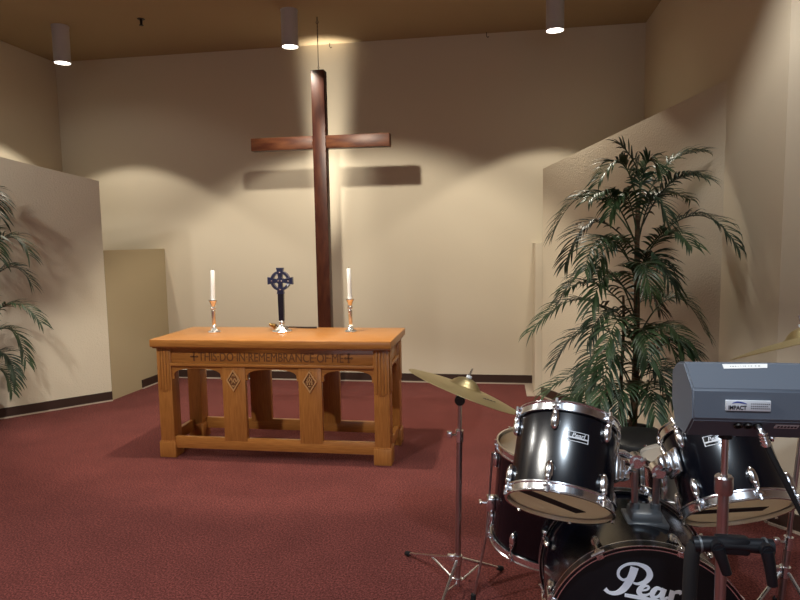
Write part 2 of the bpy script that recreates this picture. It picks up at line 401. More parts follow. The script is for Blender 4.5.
for face, (ya, yb) in (('front', (Y0+.012, Y0+.036)), ('back', (Y1-.036, Y1-.012))):
    b = B().box((XA, ya, .664), (XB, yb, .783), .001); ap = obj('apron', b, M['oak'], t)
    yo = ya-.016 if face == 'front' else yb
    b = B().box((XA-.004, yo, .654), (XB+.004, yo+.016, .676), .004); obj('moulding', b, M['oak'], ap)
    for x0, x1 in BAY:
        b = B(); arch_piece(b, x0-.004, x1+.004, .560, .636, .664, ya+.002, yb-.002); obj('arch', b, M['oak'], t)
    for x0, x1 in PAN:
        b = B().box((x0, ya-.006, .13), (x1, yb+.006, .655), .003); pn = obj('panel', b, M['oakv'], t)
        if face == 'front':
            c = (x0+x1)/2; cz = .560; yd = ya-.006
            b = B(); hw, hh = .050, .077
            for (p, q) in (((0, hh), (hw, 0)), ((hw, 0), (0, -hh)), ((0, -hh), (-hw, 0)), ((-hw, 0), (0, hh))):
                k = .80; b.prism([(c+p[0], cz+p[1]), (c+q[0], cz+q[1]), (c+q[0]*k, cz+q[1]*k), (c+p[0]*k, cz+p[1]*k)], yd-.010, yd)
            dm = obj('diamond_ornament', b, M['diamond'], pn, smooth=False)
            dm['label'] = 'pale carved diamond frame'
            b = B(); k = .80
            b.prism([(c, cz+hh*k), (c+hw*k, cz), (c, cz-hh*k), (c-hw*k, cz)], yd-.002, yd)
            obj('diamond_field', b, M['carve'], pn, smooth=False)
            b = B()
            if x0 < -1.6:                           # entwined flowing monogram
                stroke(b, [(c-.030, cz-.006), (c-.016, cz+.016), (c-.004, cz-.012), (c+.010, cz+.014), (c+.022, cz-.008), (c+.032, cz+.006)], .007, yd-.007, yd-.001)
                stroke(b, [(c-.014, cz-.020), (c, cz-.010), (c+.014, cz-.020)], .006, yd-.007, yd-.001)
                stroke(b, [(c-.010, cz+.028), (c, cz+.040), (c+.010, cz+.028)], .006, yd-.007, yd-.001)
                stroke(b, [(c-.008, cz-.036), (c, cz-.042), (c+.008, cz-.036)], .006, yd-.007, yd-.001)
            else:                                   # upright monogram with a bar
                for dx in (-.016, 0, .016): b.box((c+dx-.0035, yd-.007, cz-.022), (c+dx+.0035, yd-.001, cz+.020))
                b.box((c-.024, yd-.007, cz-.004), (c+.024, yd-.001, cz+.003)); b.box((c-.014, yd-.007, cz+.024), (c+.014, yd-.001, cz+.030))
                b.box((c-.010, yd-.007, cz-.036), (c+.010, yd-.001, cz-.030)); b.box((c-.003, yd-.007, cz+.030), (c+.003, yd-.001, cz+.048))
            obj('monogram', b, M['diamond'], pn)
    b = B().box((XA, ya-.004, .066), (XB, yb+.004, .150), .004); obj('bottom_rail', b, M['oak'], t)
    if face == 'front':
        b = B(); ys = ya
        s = text_mesh('THIS\u00b7DO\u00b7IN\u00b7REMEMBRANCE\u00b7OF\u00b7ME', .074, bold=.0, extrude=.003, spacing=.98, xscale=1.)
        xs = [v.co.x for v in s.verts]; zs = [v.co.y for v in s.verts]
        fx = 1.03/(max(xs)-min(xs)); cx = (max(xs)+min(xs))/2; cz = (max(zs)+min(zs))/2; fz = .060/(max(zs)-min(zs))
        for v in s.verts: v.co = Vector((-1.529+(v.co.x-cx)*fx, ys-.001+v.co.z, .722+(v.co.y-cz)*fz))
        merge_bm(b, s, None)
        for xc in (-2.078, -.980):
            b.box((xc-.005, ys-.004, .696), (xc+.005, ys+.002, .748)); b.box((xc-.022, ys-.004, .717), (xc+.022, ys+.002, .727))
            for dx, dz in ((0, .026), (0, -.026), (.022, 0), (-.022, 0)):
                b.ball((xc+dx, ys-.001, .722+dz), (.008, .003, .008), 8)
        obj('carved_inscription', b, M['carve'], ap)
for sx in (0, 1):                                # ends
    xa, xb = (X0+.012, X0+.036) if sx == 0 else (X1-.036, X1-.012)
    mt = Matrix(((0, 1, 0, 0), (1, 0, 0, 0), (0, 0, 1, 0), (0, 0, 0, 1)))      # prism x->world y, prism y->world x
    b = B().box((xa, Y0+LW, .664), (xb, Y1-LW, .783), .001); ap = obj('apron', b, M['oak'], t)
    xo = xa-.014 if sx == 0 else xb
    obj('moulding', B().box((xo, Y0+LW-.004, .654), (xo+.014, Y1-LW+.004, .676), .004), M['oak'], ap)
    b = B(); arch_piece(b, Y0+LW-.004, Y1-LW+.004, .560, .636, .664, xa+.002, xb-.002, mt); obj('arch', b, M['oak'], t)
    obj('bottom_rail', B().box((xa-.004, Y0+LW, .066), (xb+.004, Y1-LW, .150), .004), M['oak'], t)

# ------------------------------------------------------------------ on the table
ZT = .848
def candlestick(x, y, label):
    mt = Matrix.Translation((x, y, ZT))
    t = thing('candlestick', label, 'candlestick', (x, y, ZT), 'silver candlesticks on the table')
    obj('foot', B().lathe([(0, 0), (.047, 0), (.049, .006), (.040, .013), (.028, .018), (.021, .028), (.017, .038), (0, .038)], 8, mt), M['silver'], t, angle=15)
    obj('stem', B().lathe([(0, .038), (.013, .038), (.018, .046), (.011, .054), (.0125, .06), (.0165, .160), (.011, .168), (.021, .178), (.021, .184), (.011, .192), (0, .192)], 20, mt), M['silver'], t)
    obj('cup', B().lathe([(0, .192), (.013, .192), (.017, .205), (.024, .226), (.032, .236), (.032, .242), (.018, .242), (.017, .225), (0, .225)], 24, mt), M['silver'], t)
def candle(x, y, dx, label):
    t = thing('taper_candle', label, 'candle', (x, y, ZT+.226), 'white candles on the table')
    b = B().tube([(x, y, ZT+.226), (x+dx*.5, y, ZT+.34), (x+dx, y, ZT+.452), (x+dx, y, ZT+.458)], [.0160, .0155, .0150, .011], 20)
    obj('wax_stick', b, M['wax'], t)
    obj('wick', B().tube([(x+dx, y, ZT+.456), (x+dx+.001, y, ZT+.468)], .0016, 6), M['wick'], t)
candlestick(-2.053, 4.267, 'silver candlestick near the left end of the oak table')
candle(-2.053, 4.267, .008, 'white taper candle in the left silver candlestick')
candlestick(-1.042, 4.333, 'silver candlestick near the right end of the oak table')
candle(-1.042, 4.333, -.004, 'white taper candle in the right silver candlestick')

t = thing('altar_cross', 'small dark blue ringed cross on a silver foot, standing on the oak table', 'cross', (-1.549, 4.312, ZT))
mt = Matrix.Translation((-1.549, 4.312, ZT))
b = B().lathe([(0, 0), (.074, 0), (.076, .008), (.070, .014), (.056, .019), (.040, .030), (.026, .042), (.019, .054), (0, .054)], 8, mt)
obj('foot', b, M['silver'], t, angle=15)
obj('knop', B().lathe([(0, .054), (.014, .054), (.022, .066), (.021, .078), (.012, .086), (0, .086)], 20, mt), M['silver'], t)
obj('shaft', B().prism([(-1.549-.019, ZT+.084), (-1.549+.019, ZT+.084), (-1.549+.022, ZT+.305), (-1.549-.022, ZT+.305)], 4.300, 4.324), M['darkglass'], t)
cx, cz = -1.549, 1.222
b = B(); ya, yb = 4.299, 4.325
ir = .026
for a in range(4):
    m4 = Matrix.Translation((cx, 0, cz)) @ Matrix.Rotation(a*PI/2, 4, 'Y')
    b.prism([(-.012, ir*.6), (.012, ir*.6), (.020, .062), (.027, .094), (-.027, .094), (-.020, .062)], ya, yb, m4)
b.prism([(cx+ir*math.cos(k*PI/8), cz+ir*math.sin(k*PI/8)) for k in range(16)], ya-.003, yb+.003)
hd = obj('cross_head', b, M['blue_enamel'], t)
b = B(); n = 40
for k in range(n):
    a0, a1 = 2*PI*k/n, 2*PI*(k+1)/n; q = []
    for r_, a_ in ((.054, a0), (.072, a0), (.072, a1), (.054, a1)): q.append((cx+r_*math.cos(a_), cz+r_*math.sin(a_)))
    b.prism(q, ya-.004, yb+.004)
bmesh.ops.remove_doubles(b.bm, verts=b.bm.verts, dist=1e-5)
obj('ring', b, M['blue_enamel'], hd)
for dx, dz in ((.062, 0), (-.062, 0), (0, .062), (0, -.062), (.012, .0), (-.012, 0)):
    obj('stud', B().ball((cx+dx, ya-.004, cz+dz), (.0055, .003, .0055), 8), M['silver'], hd)

t = thing('candle_snuffer', 'thin dark candle snuffer lying behind the small blue cross', 'snuffer', (-1.50, 4.50, ZT))
b = B().tube([(-1.672, 4.505, ZT+.030), (-1.650, 4.505, ZT+.012), (-1.45, 4.503, ZT+.007), (-1.345, 4.500, ZT+.007)], [.005, .005, .006, .007], 8)
obj('handle', b, M['wick'], t)
mt = Matrix.Translation((-1.688, 4.50, ZT+.022)) @ Matrix.Rotation(R(-72), 4, 'Y')
obj('bell', B().lathe([(.0, .034), (.006, .032), (.012, .018), (.020, -.020), (.018, -.020), (.010, .016), (0, .028)], 18, mt), M['brass'], t)
# ================================================================== PALMS
def qb(a, b, c, t): return a*(1-t)**2 + b*2*t*(1-t) + c*t*t
def keep(p):
    """keep a point on the room side of the wing walls and the right wall"""
    d = (p.x-.417)*-.8707 + (p.y-5.950)*-.492
    if p.x > -1 and d < .03: p = p + Vector((-.8707, -.492, 0))*(.03-d)
    d = (p.x+3.687)*.744 + (p.y-5.418)*-.668
    if p.x < -2 and d < .03: p = p + Vector((.744, -.668, 0))*(.03-d)
    if p.x > XR-.03: p.x = XR-.03
    return p
def frond(parent, p0, p1, p2, m, rnd, n=25, ll=.20):
    p0, p1, p2 = Vector(p0), Vector(p1), Vector(p2)
    L = (p1-p0).length*.5 + (p2-p1).length*.5
    b = B(); pts = [keep(qb(p0, p1, p2, t/14)) for t in range(15)]
    b.tube(pts, [.0060*(1-.75*k/14) for k in range(15)], 6)
    G = Vector((0, 0, -1))
    for i in range(n):
        t = .24 + .76*(i/(n-1))**.92
        p = keep(qb(p0, p1, p2, t)); tg = ((p1-p0)*(1-t) + (p2-p1)*t).normalized()
        side = tg.cross(Vector((0, 0, 1)))
        if side.length < .05: side = Vector((1, 0, 0))
        side.normalize(); nrm = side.cross(tg)
        prof = math.sin(PI*min(1, .16+.84*(1-t)*1.05+.02))**.6 if t < .98 else .45
        for s in (-1, 1):
            if rnd.random() < .05: continue
            l = ll*(.50+.50*prof)*rnd.uniform(.82, 1.12)*min(1.15, .55+L*.6)
            fw = .42 + .60*t + rnd.uniform(-.14, .14)
            d = (side*s*(1.0-.45*t) + tg*fw + nrm*rnd.uniform(.15, .5)).normalized()
            w = rnd.uniform(.0064, .0092); dr = rnd.uniform(.55, 1.15)
            segs = 5; c = p.copy(); rows = []
            for k in range(segs+1):
                u = k/segs
                ww = w*(.45+1.25*u if u < .4 else .95*(1-((u-.4)/.6)**1.6)+.03)
                across = d.cross(nrm if abs(d.dot(nrm)) < .9 else side).normalized()
                if across.dot(tg) < 0: across = -across
                rows.append((c - across*ww, c + (G*.0 + nrm*ww*.35), c + across*ww))
                c = keep(c + d*(l/segs)); d = (d + G*dr*(.20+.22*u)).normalized()
            vs = [[b.bm.verts.new(keep(q)) for q in r_] for r_ in rows]
            for k in range(segs):
                for j in range(2): b.bm.faces.new((vs[k][j], vs[k][j+1], vs[k+1][j+1], vs[k+1][j]))
    o = obj('frond', b, m, parent, angle=60)
    return o
def palm(x, y, label, fronds, trunks, seed, ll=.20):
    rnd = random.Random(seed)
    t = thing('potted_palm', label, 'palm', (x, y, 0), 'artificial palms by the wing walls')
    mt = Matrix.Translation((x, y, 0))
    obj('pot', B().lathe([(0, 0), (.115, 0), (.150, .235), (.160, .240), (.160, .262), (.143, .262), (.138, .20), (0, .20)], 32, mt), M['pot'], t)
    obj('moss', B().lathe([(0, .225), (.08, .218), (.139, .205), (.138, .199), (0, .199)], 24, mt), M['soil'], t)
    for (dx, dy, h, r, lx) in trunks:
        pts = []; rr = []
        for k in range(13):
            u = k/12; pts.append((x+dx+lx*u+.008*math.sin(5*u+dx*40), y+dy+.008*math.cos(4*u), .2+(h-.2)*u)); rr.append(r*(1-.45*u)*(1+.08*(k % 2)))
        obj('trunk', B().tube(pts, rr, 10), M['trunk'], t)
    for i, (a, b_, c) in enumerate(fronds):
        zz = a[2]; h, lx = trunks[0][2], trunks[0][4]
        a2 = (x+trunks[0][0]+lx*(zz-.2)/(h-.2), y+trunks[0][1], zz)
        frond(t, a2, b_, c, M['leaf'] if i % 3 else M['leafold'], rnd, ll=ll)
    return t
FR= [((0.869, 4.172, 1.696), (0.922, 4.188, 1.925), (0.772, 4.142, 2.062)), ((0.856, 4.164, 1.633), (0.809, 4.182, 2.156), (0.613, 3.993, 1.832)), ((0.875, 4.161, 1.57), (1.0, 4.251, 2.035), (1.254, 4.213, 2.017)), ((0.875, 4.155, 1.507), (1.014, 4.015, 1.94), (1.158, 3.823, 1.823)), ((0.869, 4.16, 1.57), (0.965, 4.332, 1.877), (1.253, 4.388, 1.73)), ((0.85, 4.145, 1.444), (0.582, 4.288, 2.039), (0.369, 4.231, 1.536)), ((0.85, 4.139, 1.381), (0.564, 4.034, 1.815), (0.408, 3.863, 1.352)), ((0.843, 4.125, 1.255), (0.589, 3.797, 1.691), (0.473, 3.515, 1.331)), ((0.856, 4.143, 1.412), (0.687, 4.009, 1.879), (0.537, 3.817, 1.715)), ((0.875, 4.138, 1.336), (1.19, 4.059, 1.844), (1.33, 3.762, 1.435)), ((0.874, 4.13, 1.254), (0.98, 3.932, 1.657), (1.054, 3.668, 1.446)), ((0.874, 4.124, 1.191), (0.972, 3.992, 1.502), (1.053, 3.895, 1.166)), ((0.849, 4.108, 1.066), (0.616, 4.191, 1.518), (0.397, 4.091, 1.1)), ((0.843, 4.098, 0.971), (0.587, 3.94, 1.332), (0.409, 3.746, 1.192)), ((0.842, 4.082, 0.813), (0.543, 3.985, 1.344), (0.211, 3.793, 0.948)), ((0.836, 4.075, 0.751), (0.558, 4.067, 1.118), (0.366, 3.998, 0.714)), ((0.874, 4.087, 0.813), (1.089, 4.124, 1.363), (1.267, 4.056, 0.903)), ((0.874, 4.084, 0.781), (1.023, 3.912, 1.124), (1.064, 3.763, 0.829)), ((0.873, 4.056, 0.498), (0.962, 3.893, 1.028), (1.116, 3.771, 0.828)), ((0.855, 4.081, 0.782), (0.691, 3.616, 1.232), (0.568, 3.387, 0.902)), ((0.854, 4.069, 0.656), (0.676, 3.679, 1.116), (0.544, 3.406, 0.616)), ((0.835, 4.054, 0.53), (0.623, 4.019, 1.038), (0.503, 3.904, 0.572)), ((0.841, 4.039, 0.372), (0.62, 4.122, 0.792), (0.313, 4.021, 0.514)), ((0.841, 4.036, 0.34), (0.591, 3.807, 0.741), (0.413, 3.634, 0.553)), ((0.873, 4.041, 0.34), (1.028, 4.067, 0.876), (1.138, 3.998, 0.512)), ((0.873, 4.036, 0.289), (0.97, 3.811, 0.698), (1.045, 3.624, 0.479)), ((0.854, 4.032, 0.277), (0.832, 3.655, 0.884), (0.848, 3.496, 0.527)), ((0.855, 4.093, 0.908), (0.967, 4.406, 1.332), (1.095, 4.445, 0.996)), ((0.848, 4.062, 0.593), (0.797, 3.682, 1.21), (0.811, 3.519, 0.826)), ((0.869, 4.151, 1.475), (0.775, 4.004, 1.95), (0.661, 3.879, 1.627)), ((0.875, 4.149, 1.444), (0.927, 4.025, 1.923), (1.002, 3.928, 1.58)), ((0.863, 4.165, 1.633), (0.907, 4.194, 2.124), (0.981, 4.056, 1.886)), ((0.856, 4.121, 1.192), (0.685, 3.916, 1.707), (0.574, 3.732, 1.309)), ((0.874, 4.115, 1.097), (0.891, 3.938, 1.6), (0.974, 3.789, 1.244)), ((0.849, 4.099, 0.971), (0.654, 3.815, 1.503), (0.532, 3.656, 1.114)), ((0.861, 4.107, 1.034), (0.78, 3.686, 1.549), (0.835, 3.61, 1.202)), ((0.842, 4.079, 0.782), (0.683, 3.873, 1.275), (0.517, 3.684, 0.907)), ((0.873, 4.072, 0.655), (0.92, 3.874, 1.157), (1.033, 3.803, 0.774)), ((0.848, 4.049, 0.466), (0.635, 3.611, 1.005), (0.495, 3.507, 0.684)), ((0.867, 4.049, 0.435), (0.858, 3.718, 0.964), (0.946, 3.623, 0.626)), ((0.841, 4.033, 0.309), (0.617, 3.66, 0.755), (0.479, 3.536, 0.488)), ((0.866, 4.037, 0.308), (0.695, 3.458, 0.911), (0.639, 3.414, 0.545))]
FL= [((-4.305, 4.527, 1.15), (-4.286, 4.723, 2.396), (-4.043, 4.607, 1.753)), ((-4.305, 4.519, 1.068), (-4.027, 4.439, 1.937), (-3.847, 4.35, 1.413)), ((-4.256, 4.519, 0.984), (-4.078, 4.679, 1.87), (-3.853, 4.657, 1.437)), ((-4.256, 4.507, 0.861), (-4.155, 4.766, 1.58), (-3.948, 4.771, 1.197)), ((-4.257, 4.491, 0.697), (-3.929, 4.516, 1.261), (-3.647, 4.483, 0.891)), ((-4.257, 4.479, 0.573), (-4.065, 4.68, 1.081), (-3.909, 4.613, 0.552)), ((-4.257, 4.463, 0.409), (-3.904, 4.406, 0.88), (-3.801, 4.366, 0.455)), ((-4.258, 4.455, 0.327), (-4.081, 4.562, 0.677), (-3.987, 4.526, 0.315)), ((-4.256, 4.527, 1.067), (-4.426, 4.679, 2.43), (-4.698, 4.545, 1.65)), ((-4.256, 4.511, 0.902), (-4.847, 4.709, 1.856), (-5.042, 4.528, 0.983)), ((-4.257, 4.487, 0.656), (-4.51, 4.456, 1.319), (-4.677, 4.252, 0.693)), ((-4.257, 4.463, 0.409), (-4.765, 4.631, 0.921), (-4.876, 4.488, 0.306)), ((-4.256, 4.527, 1.067), (-4.044, 4.391, 1.996), (-3.784, 4.061, 1.48)), ((-4.257, 4.495, 0.738), (-4.019, 4.339, 1.417), (-3.713, 4.005, 0.784))]

palm(.86, 4.10, 'tall green potted palm in front of the right wing wall, behind the drums', FR,
     [(0, 0, 1.72, .024, .012), (-.065, .02, 1.12, .014, -.01)], 3)
palm(-4.27, 4.44, 'green potted palm cut by the left edge, in front of the left wing wall', FL,
     [(0, 0, 1.45, .024, 0.0), (-.06, .02, 1.1, .015, -.01)], 11, .20)
# ================================================================== DRUMS
def ring(b, r0, r1, z0, z1, n=56, mtx=None):
    b.lathe([(r0, z0), (r1, z0), (r1, z1), (r0, z1)], n, mtx, closed=True)
def hoop_prof(b, r, z, up):
    """pressed triple-flange hoop around a shell end; up=+1 top, -1 bottom"""
    P = [(r+.004, -.016), (r+.011, -.015), (r+.0115, -.011), (r+.006, -.009), (r+.006, .009), (r+.0105, .0125), (r+.010, .0155), (r+.003, .0155), (r+.0025, .0)]
    b.lathe([(q[0], z + up*q[1]) for q in P], 64, None, closed=True)
def lug_mesh(r, z, up):
    """teardrop lug on a shell of radius r at angle 0 (local +X)"""
    b = B(); b.ball((r+.006, 0, z), (.0135, .0135, .031), 16)
    b.ball((r+.010, 0, z+up*.020), (.010, .0095, .016), 12); b.ball((r+.012, 0, z-up*.004), (.0045, .0075, .020), 10); return b
def rod_mesh(r, z, zt, up):
    b = B().tube([(r+.0125, 0, z+up*.02), (r+.0135, 0, zt+up*.012)], .0032, 8)
    b.box((r+.002, -.010, min(zt-up*.010, zt+up*.004)), (r+.019, .010, max(zt-up*.010, zt+up*.004)), .003)
    b.tube([(r+.0135, 0, zt+up*.004), (r+.0135, 0, zt+up*.019)], .0055, 8)
    return b
def around(o, ang):
    o.rotation_euler = (0, 0, ang)
def badge_mesh(r, w, h, z0, ang0, txt='Pearl'):
    """plate, frame and lettering bent round the shell; ang0 = centre angle"""
    pl, fr = B(), B(); n = 10
    def at(x, z, d): a = ang0 + x/r; return ((r+d)*math.cos(a), (r+d)*math.sin(a), z0+z)
    def patch(b, xa, xb, za, zb, d):
        for k in range(n):
            p, q = xa+(xb-xa)*k/n, xa+(xb-xa)*(k+1)/n
            b._add([at(p, za, d), at(q, za, d), at(q, zb, d), at(p, zb, d), at(p, za, -.001), at(q, za, -.001), at(q, zb, -.001), at(p, zb, -.001)],
                   [(0, 1, 2, 3), (4, 7, 6, 5), (0, 4, 5, 1), (3, 2, 6, 7), (0, 3, 7, 4), (1, 5, 6, 2)])
    patch(pl, -w/2, w/2, -h/2, h/2, .0012)
    e = .0035
    for q in ((-w/2, w/2, h/2-e*.6, h/2), (-w/2, w/2, -h/2, -h/2+e*.6), (-w/2, -w/2+e*.7, -h/2, h/2), (w/2-e*.7, w/2, -h/2, h/2), (-w/2, w/2, -h/2+.009, -h/2+.0135)): patch(fr, *q, .0022)
    s = text_mesh(txt, h*.62, shear=.25, bold=.0004, extrude=.0003)
    for v in s.verts:
        x, z, d = v.co.x, v.co.y + h*.12, .0018+v.co.z; v.co = Vector(at(x, z, d))
    fr._merge(s)
    return pl, fr
def drum(name, label, cat, loc, n, front, r, L, lugs, lug0, lugz, heads=('head', 'head'), group=None, badge=None, tape=True, shellmat='lacquer', rods=True):
    t = thing(name, label, cat, loc, group, local=True, rot=axis_quat(n, front))
    h = L/2
    b = B(); b.lathe([(r-.006, -h), (r, -h), (r, h), (r-.006, h)], 72); sh = lpart('shell', b, M[shellmat], t)
    o = lpart('inner_ply', B().lathe([(r-.006, -h), (r-.006, h)], 72), M['ply'], t); o.parent = sh
    for z, up, hm, nm in ((h, 1, heads[0], 'batter'), (-h, -1, heads[1], 'resonant')):
        b = B(); b.lathe([(0, z+up*.004), (r-.012, z+up*.004), (r-.002, z+up*.0025), (r+.0025, z-up*.003)], 64); hd = lpart(nm+'_head', b, M[hm], t)
        b = B(); hoop_prof(b, r, z, up); lpart(nm+'_hoop', b, M['chrome'], t)
        if tape and nm == 'resonant':
            b = B().box((-r*.90, -.022, z+up*.0035), (r*.55, .022, z+up*.0052)); dm = lpart('damping_strip', b, M['tape'], t); around(dm, R(35))
    for k in range(lugs):
        a = lug0 + 2*PI*k/lugs
        for z, up in ((lugz, 1), (-lugz, -1)):
            lg = lpart('lug', lug_mesh(r, z, up), M['chrome'], t); around(lg, a)
            rd = lpart('tension_rod', rod_mesh(r, z, up*h, up), M['chrome'], t); around(rd, a)
    if badge:
        pl, fr = badge_mesh(r, .062, .030, badge[1], badge[0])
        bd = lpart('badge', pl, M['blackgloss'], t, smooth=False); o = lpart('badge_lettering', fr, M['label'], t, smooth=False); o.parent = bd
    return t
FRONT = (0, -1, 0)
N1, N2 = (.155, .598, .79), (-.131, .615, .778)
LUG0 = -PI/2 - R(8)
T1 = drum('tom_drum', 'black rack tom drum on the left of the drum kit, with chrome hoops', 'drum', (.201, 1.926, .805), N1, (-.1, -1, 0), .151, .246, 6, -PI/2-R(16), .077, badge=(-PI/2+R(10), .035), group='black tom drums')
T2 = drum('tom_drum', 'black rack tom drum on the right, partly behind the grey speaker', 'drum', (.699, 2.023, .773), N2, (-.35, -1, 0), .151, .250, 6, -PI/2-R(28), .077, badge=(-PI/2+R(8), .045), group='black tom drums')
def bracket(t, ang, z):
    b = B(); r = .151
    b.box((r-.002, -.042, z-.040), (r+.014, .042, z+.040), .007)
    b.box((r+.010, -.034, z-.032), (r+.034, .034, z+.032), .010)
    b.box((r+.030, -.024, z-.022), (r+.056, .024, z+.022), .008)
    o = lpart('mount_bracket', b, M['chrome'], t); around(o, ang)
    b = B(); b.tube([(r+.045, -.02, z), (r+.045, -.046, z)], .006, 8); b.box((r+.033, -.062, z-.006), (r+.057, -.044, z+.006), .004)
    o2 = lpart('wing_screw', b, M['chrome'], t); around(o2, ang)
def ang_to(t, p):
    q = t.rotation_quaternion.inverted() @ (Vector(p) - t.location); return math.atan2(q.y, q.x), q.z
HOLD = Vector((.466, 2.03, .78))
a1, z1 = ang_to(T1, (.42, 2.0, .80)); bracket(T1, a1, .02)
a2, z2 = ang_to(T2, (.50, 2.0, .80)); bracket(T2, a2, .02)

# ------------------------------------------------------------------ bass drum
BR, BC = .280, Vector((.436, 2.01, .315))
BF, BB = Vector((.428, 1.784, .330)), Vector((.443, 2.243, .302))
nb = (BF-BB).normalized(); BL = (BF-BB).length
bd = thing('bass_drum', 'large black bass drum lying on its side with white lettering on its front head', 'drum', (BF+BB)/2, local=True, rot=axis_quat(nb, (0, 0, -1)))
# local: +Z to the front, -Y down, +X = the photo's left
h = BL/2
lpart('shell', B().lathe([(BR, -h), (BR, h), (BR-.008, h), (BR-.008, -h)], 96, None, closed=True), M['lacquer'], bd)
for z, up, nm, hm in ((h, 1, 'front', 'darkhead'), (-h, -1, 'rear', 'headwhite')):
    b = B(); b.lathe([(0, z+up*.003), (BR-.015, z+up*.003), (BR+.002, z+up*.001), (BR+.002, z-up*.004), (BR-.015, z-up*.001), (0, z-up*.001)], 96); lpart(nm+'_head', b, M[hm], bd)
    b = B(); za, zb = sorted((z-up*.018, z+up*.022)); ring(b, BR+.004, BR+.013, za, zb, 96); hp = lpart(nm+'_hoop', b, M['blackgloss'], bd)
    b = B()
    for zc in (z-up*.0165, z+up*.0205): ring(b, BR+.0122, BR+.0140, zc-.0020, zc+.0022, 96)
    ring(b, BR+.0015, BR+.0042, *sorted((z+up*.002, z+up*.0225)), 96)
    o = lpart('hoop_trim', b, M['chrome'], bd); o.parent = hp
for k in range(8):
    a = R(22.5+45*k + (6 if k in (1, 2) else 0))
    for z, up in ((h, 1), (-h, -1)):
        b = B(); b.box((BR-.002, -.011, z-up*.004-.0) if up > 0 else (BR-.002, -.011, z-.026), (BR+.022, .011, z+.026) if up > 0 else (BR+.022, .011, z+.004), .004)
        b.tube([(BR+.024, 0, z-up*.05), (BR+.024, 0, z+up*.034)], .0040, 8)
        b.tube([(BR+.024, -.020, z+up*.036), (BR+.024, .020, z+up*.036)], .0055, 8)
        b.ball((BR+.014, 0, z+up*.012), (.014, .013, .018), 12)
        o = lpart('tension_claw', b, M['chrome'], bd); around(o, a)
        lg = lpart('lug', lug_mesh(BR+.004, z-up*.075, up), M['chrome'], bd); around(lg, a)
# lettering on the front head: local x runs to the photo's left, so mirror
def px2(u, v): return ((u/5+560-648)*.00289, (641-(v/5+480))*.00289)
b = B()
NS = [0]
def S(pts, w):
    NS[0] += 1
    stroke(b, [px2(*p) for p in pts], [q*.00289/5*.88 for q in w], h+.003, h+.0046+.00015*NS[0])
S([(372, 424), (362, 460), (345, 500), (318, 540), (285, 562), (252, 562), (232, 546)], [44, 42, 40, 36, 24, 18, 24])
S([(352, 470), (322, 492), (296, 474), (300, 440), (335, 412), (385, 406), (430, 424), (444, 458), (424, 492), (388, 506), (366, 502)], [8, 14, 16, 16, 14, 16, 30, 34, 26, 14, 10])
S([(326, 568), (420, 578), (520, 590), (640, 604), (735, 614)], [18, 22, 22, 22, 14])
# e
S([(398, 540), (430, 532), (440, 518), (424, 512), (404, 524), (394, 546), (408, 562), (432, 558), (446, 548)], [8, 10, 12, 14, 26, 30, 20, 12, 8])
# a
S([(498, 524), (478, 520), (460, 540), (456, 562), (476, 566), (494, 548), (504, 522)], [14, 20, 28, 24, 14, 12, 10])
S([(512, 520), (504, 545), (502, 566), (516, 570), (530, 560)], [28, 28, 26, 16, 8])
# r
S([(552, 526), (546, 552), (540, 578)], [28, 28, 28])
S([(548, 552), (562, 534), (584, 530), (592, 538)], [10, 14, 22, 24])
# l
S([(640, 470), (628, 520), (618, 566), (630, 584), (646, 574)], [28, 28, 28, 18, 8])
for v in b.bm.verts:                                   # drawn (x, depth, z): depth -> local z
    x, d, z = v.co; v.co = Vector((x, z, d))
o = lpart('lettering', b, M['inkwhite'], bd, smooth=False); o['label'] = 'white script lettering'
qi = bd.rotation_quaternion.inverted()
def bl(p): return qi @ (Vector(p) - bd.location)
# make sure the lettering reads upright and left to right from the front
for sgn, fx in ((1, .165), (-1, .70)):                 # spurs
    p0 = Vector((.436 - sgn*.235, 1.93, .20)); p1 = Vector((.436 - sgn*.36, 1.84, .012))
    b = B().tube([bl(p0), bl(p0*.5+p1*.5), bl(p1)], [.009, .008, .006], 8)
    b.ball(bl(p1), .011, 8); b.ball(bl(p0), (.022, .022, .026), 12)
    lpart('spur', b, M['chrome'], bd)
# tom holder on top of the shell
hz = .316+.283
b = B(); b.box((.418, 1.985, hz-.012), (.516, 2.075, hz+.030), .012); b.box((.404, 1.972, hz-.016), (.530, 2.088, hz+.002), .005)
for x in (.436, .500): b.tube([(x, 2.03, hz+.02), (x, 2.03, hz+.046)], .016, 14)
bb = B(); bb._merge(b.bm, Matrix.Identity(4)); 
for v in bb.bm.verts: v.co = bl(v.co)
hold = lpart('tom_holder', bb, M['grey'], bd); hold['label'] = 'grey metal tom holder block with two posts'
def hpart(name, b, m):
    for v in b.bm.verts: v.co = bl(v.co)
    o = lpart(name, b, M[m], bd); o.parent = hold; return o
W1 = Vector((.434, 2.02, .790)); W2 = Vector((.499, 2.01, .765))
for x, W in ((.436, W1), (.500, W2)):
    hpart('post', B().tube([(x, 2.03, hz+.03), (W.x, W.y+.008, W.z)], .0105, 14), 'satin')
for W, tgt in ((W1, (.350, 1.985, .828)), (W2, (.560, 1.985, .806))):
    b = B(); b.tube([W+Vector((0, .020, 0)), W+Vector((0, -.020, 0))], .022, 20); b.tube([W+Vector((0, -.020, 0)), W+Vector((0, -.028, 0))], .012, 12)
    b.tube([W+Vector((-.02, -.024, -.016)), W+Vector((.026, -.024, .014))], .004, 6)
    hpart('ratchet', b, 'chrome')
    hpart('arm', B().tube([W, (W+Vector(tgt))/2+Vector((0, 0, .010)), tgt], .0095, 12), 'chrome')

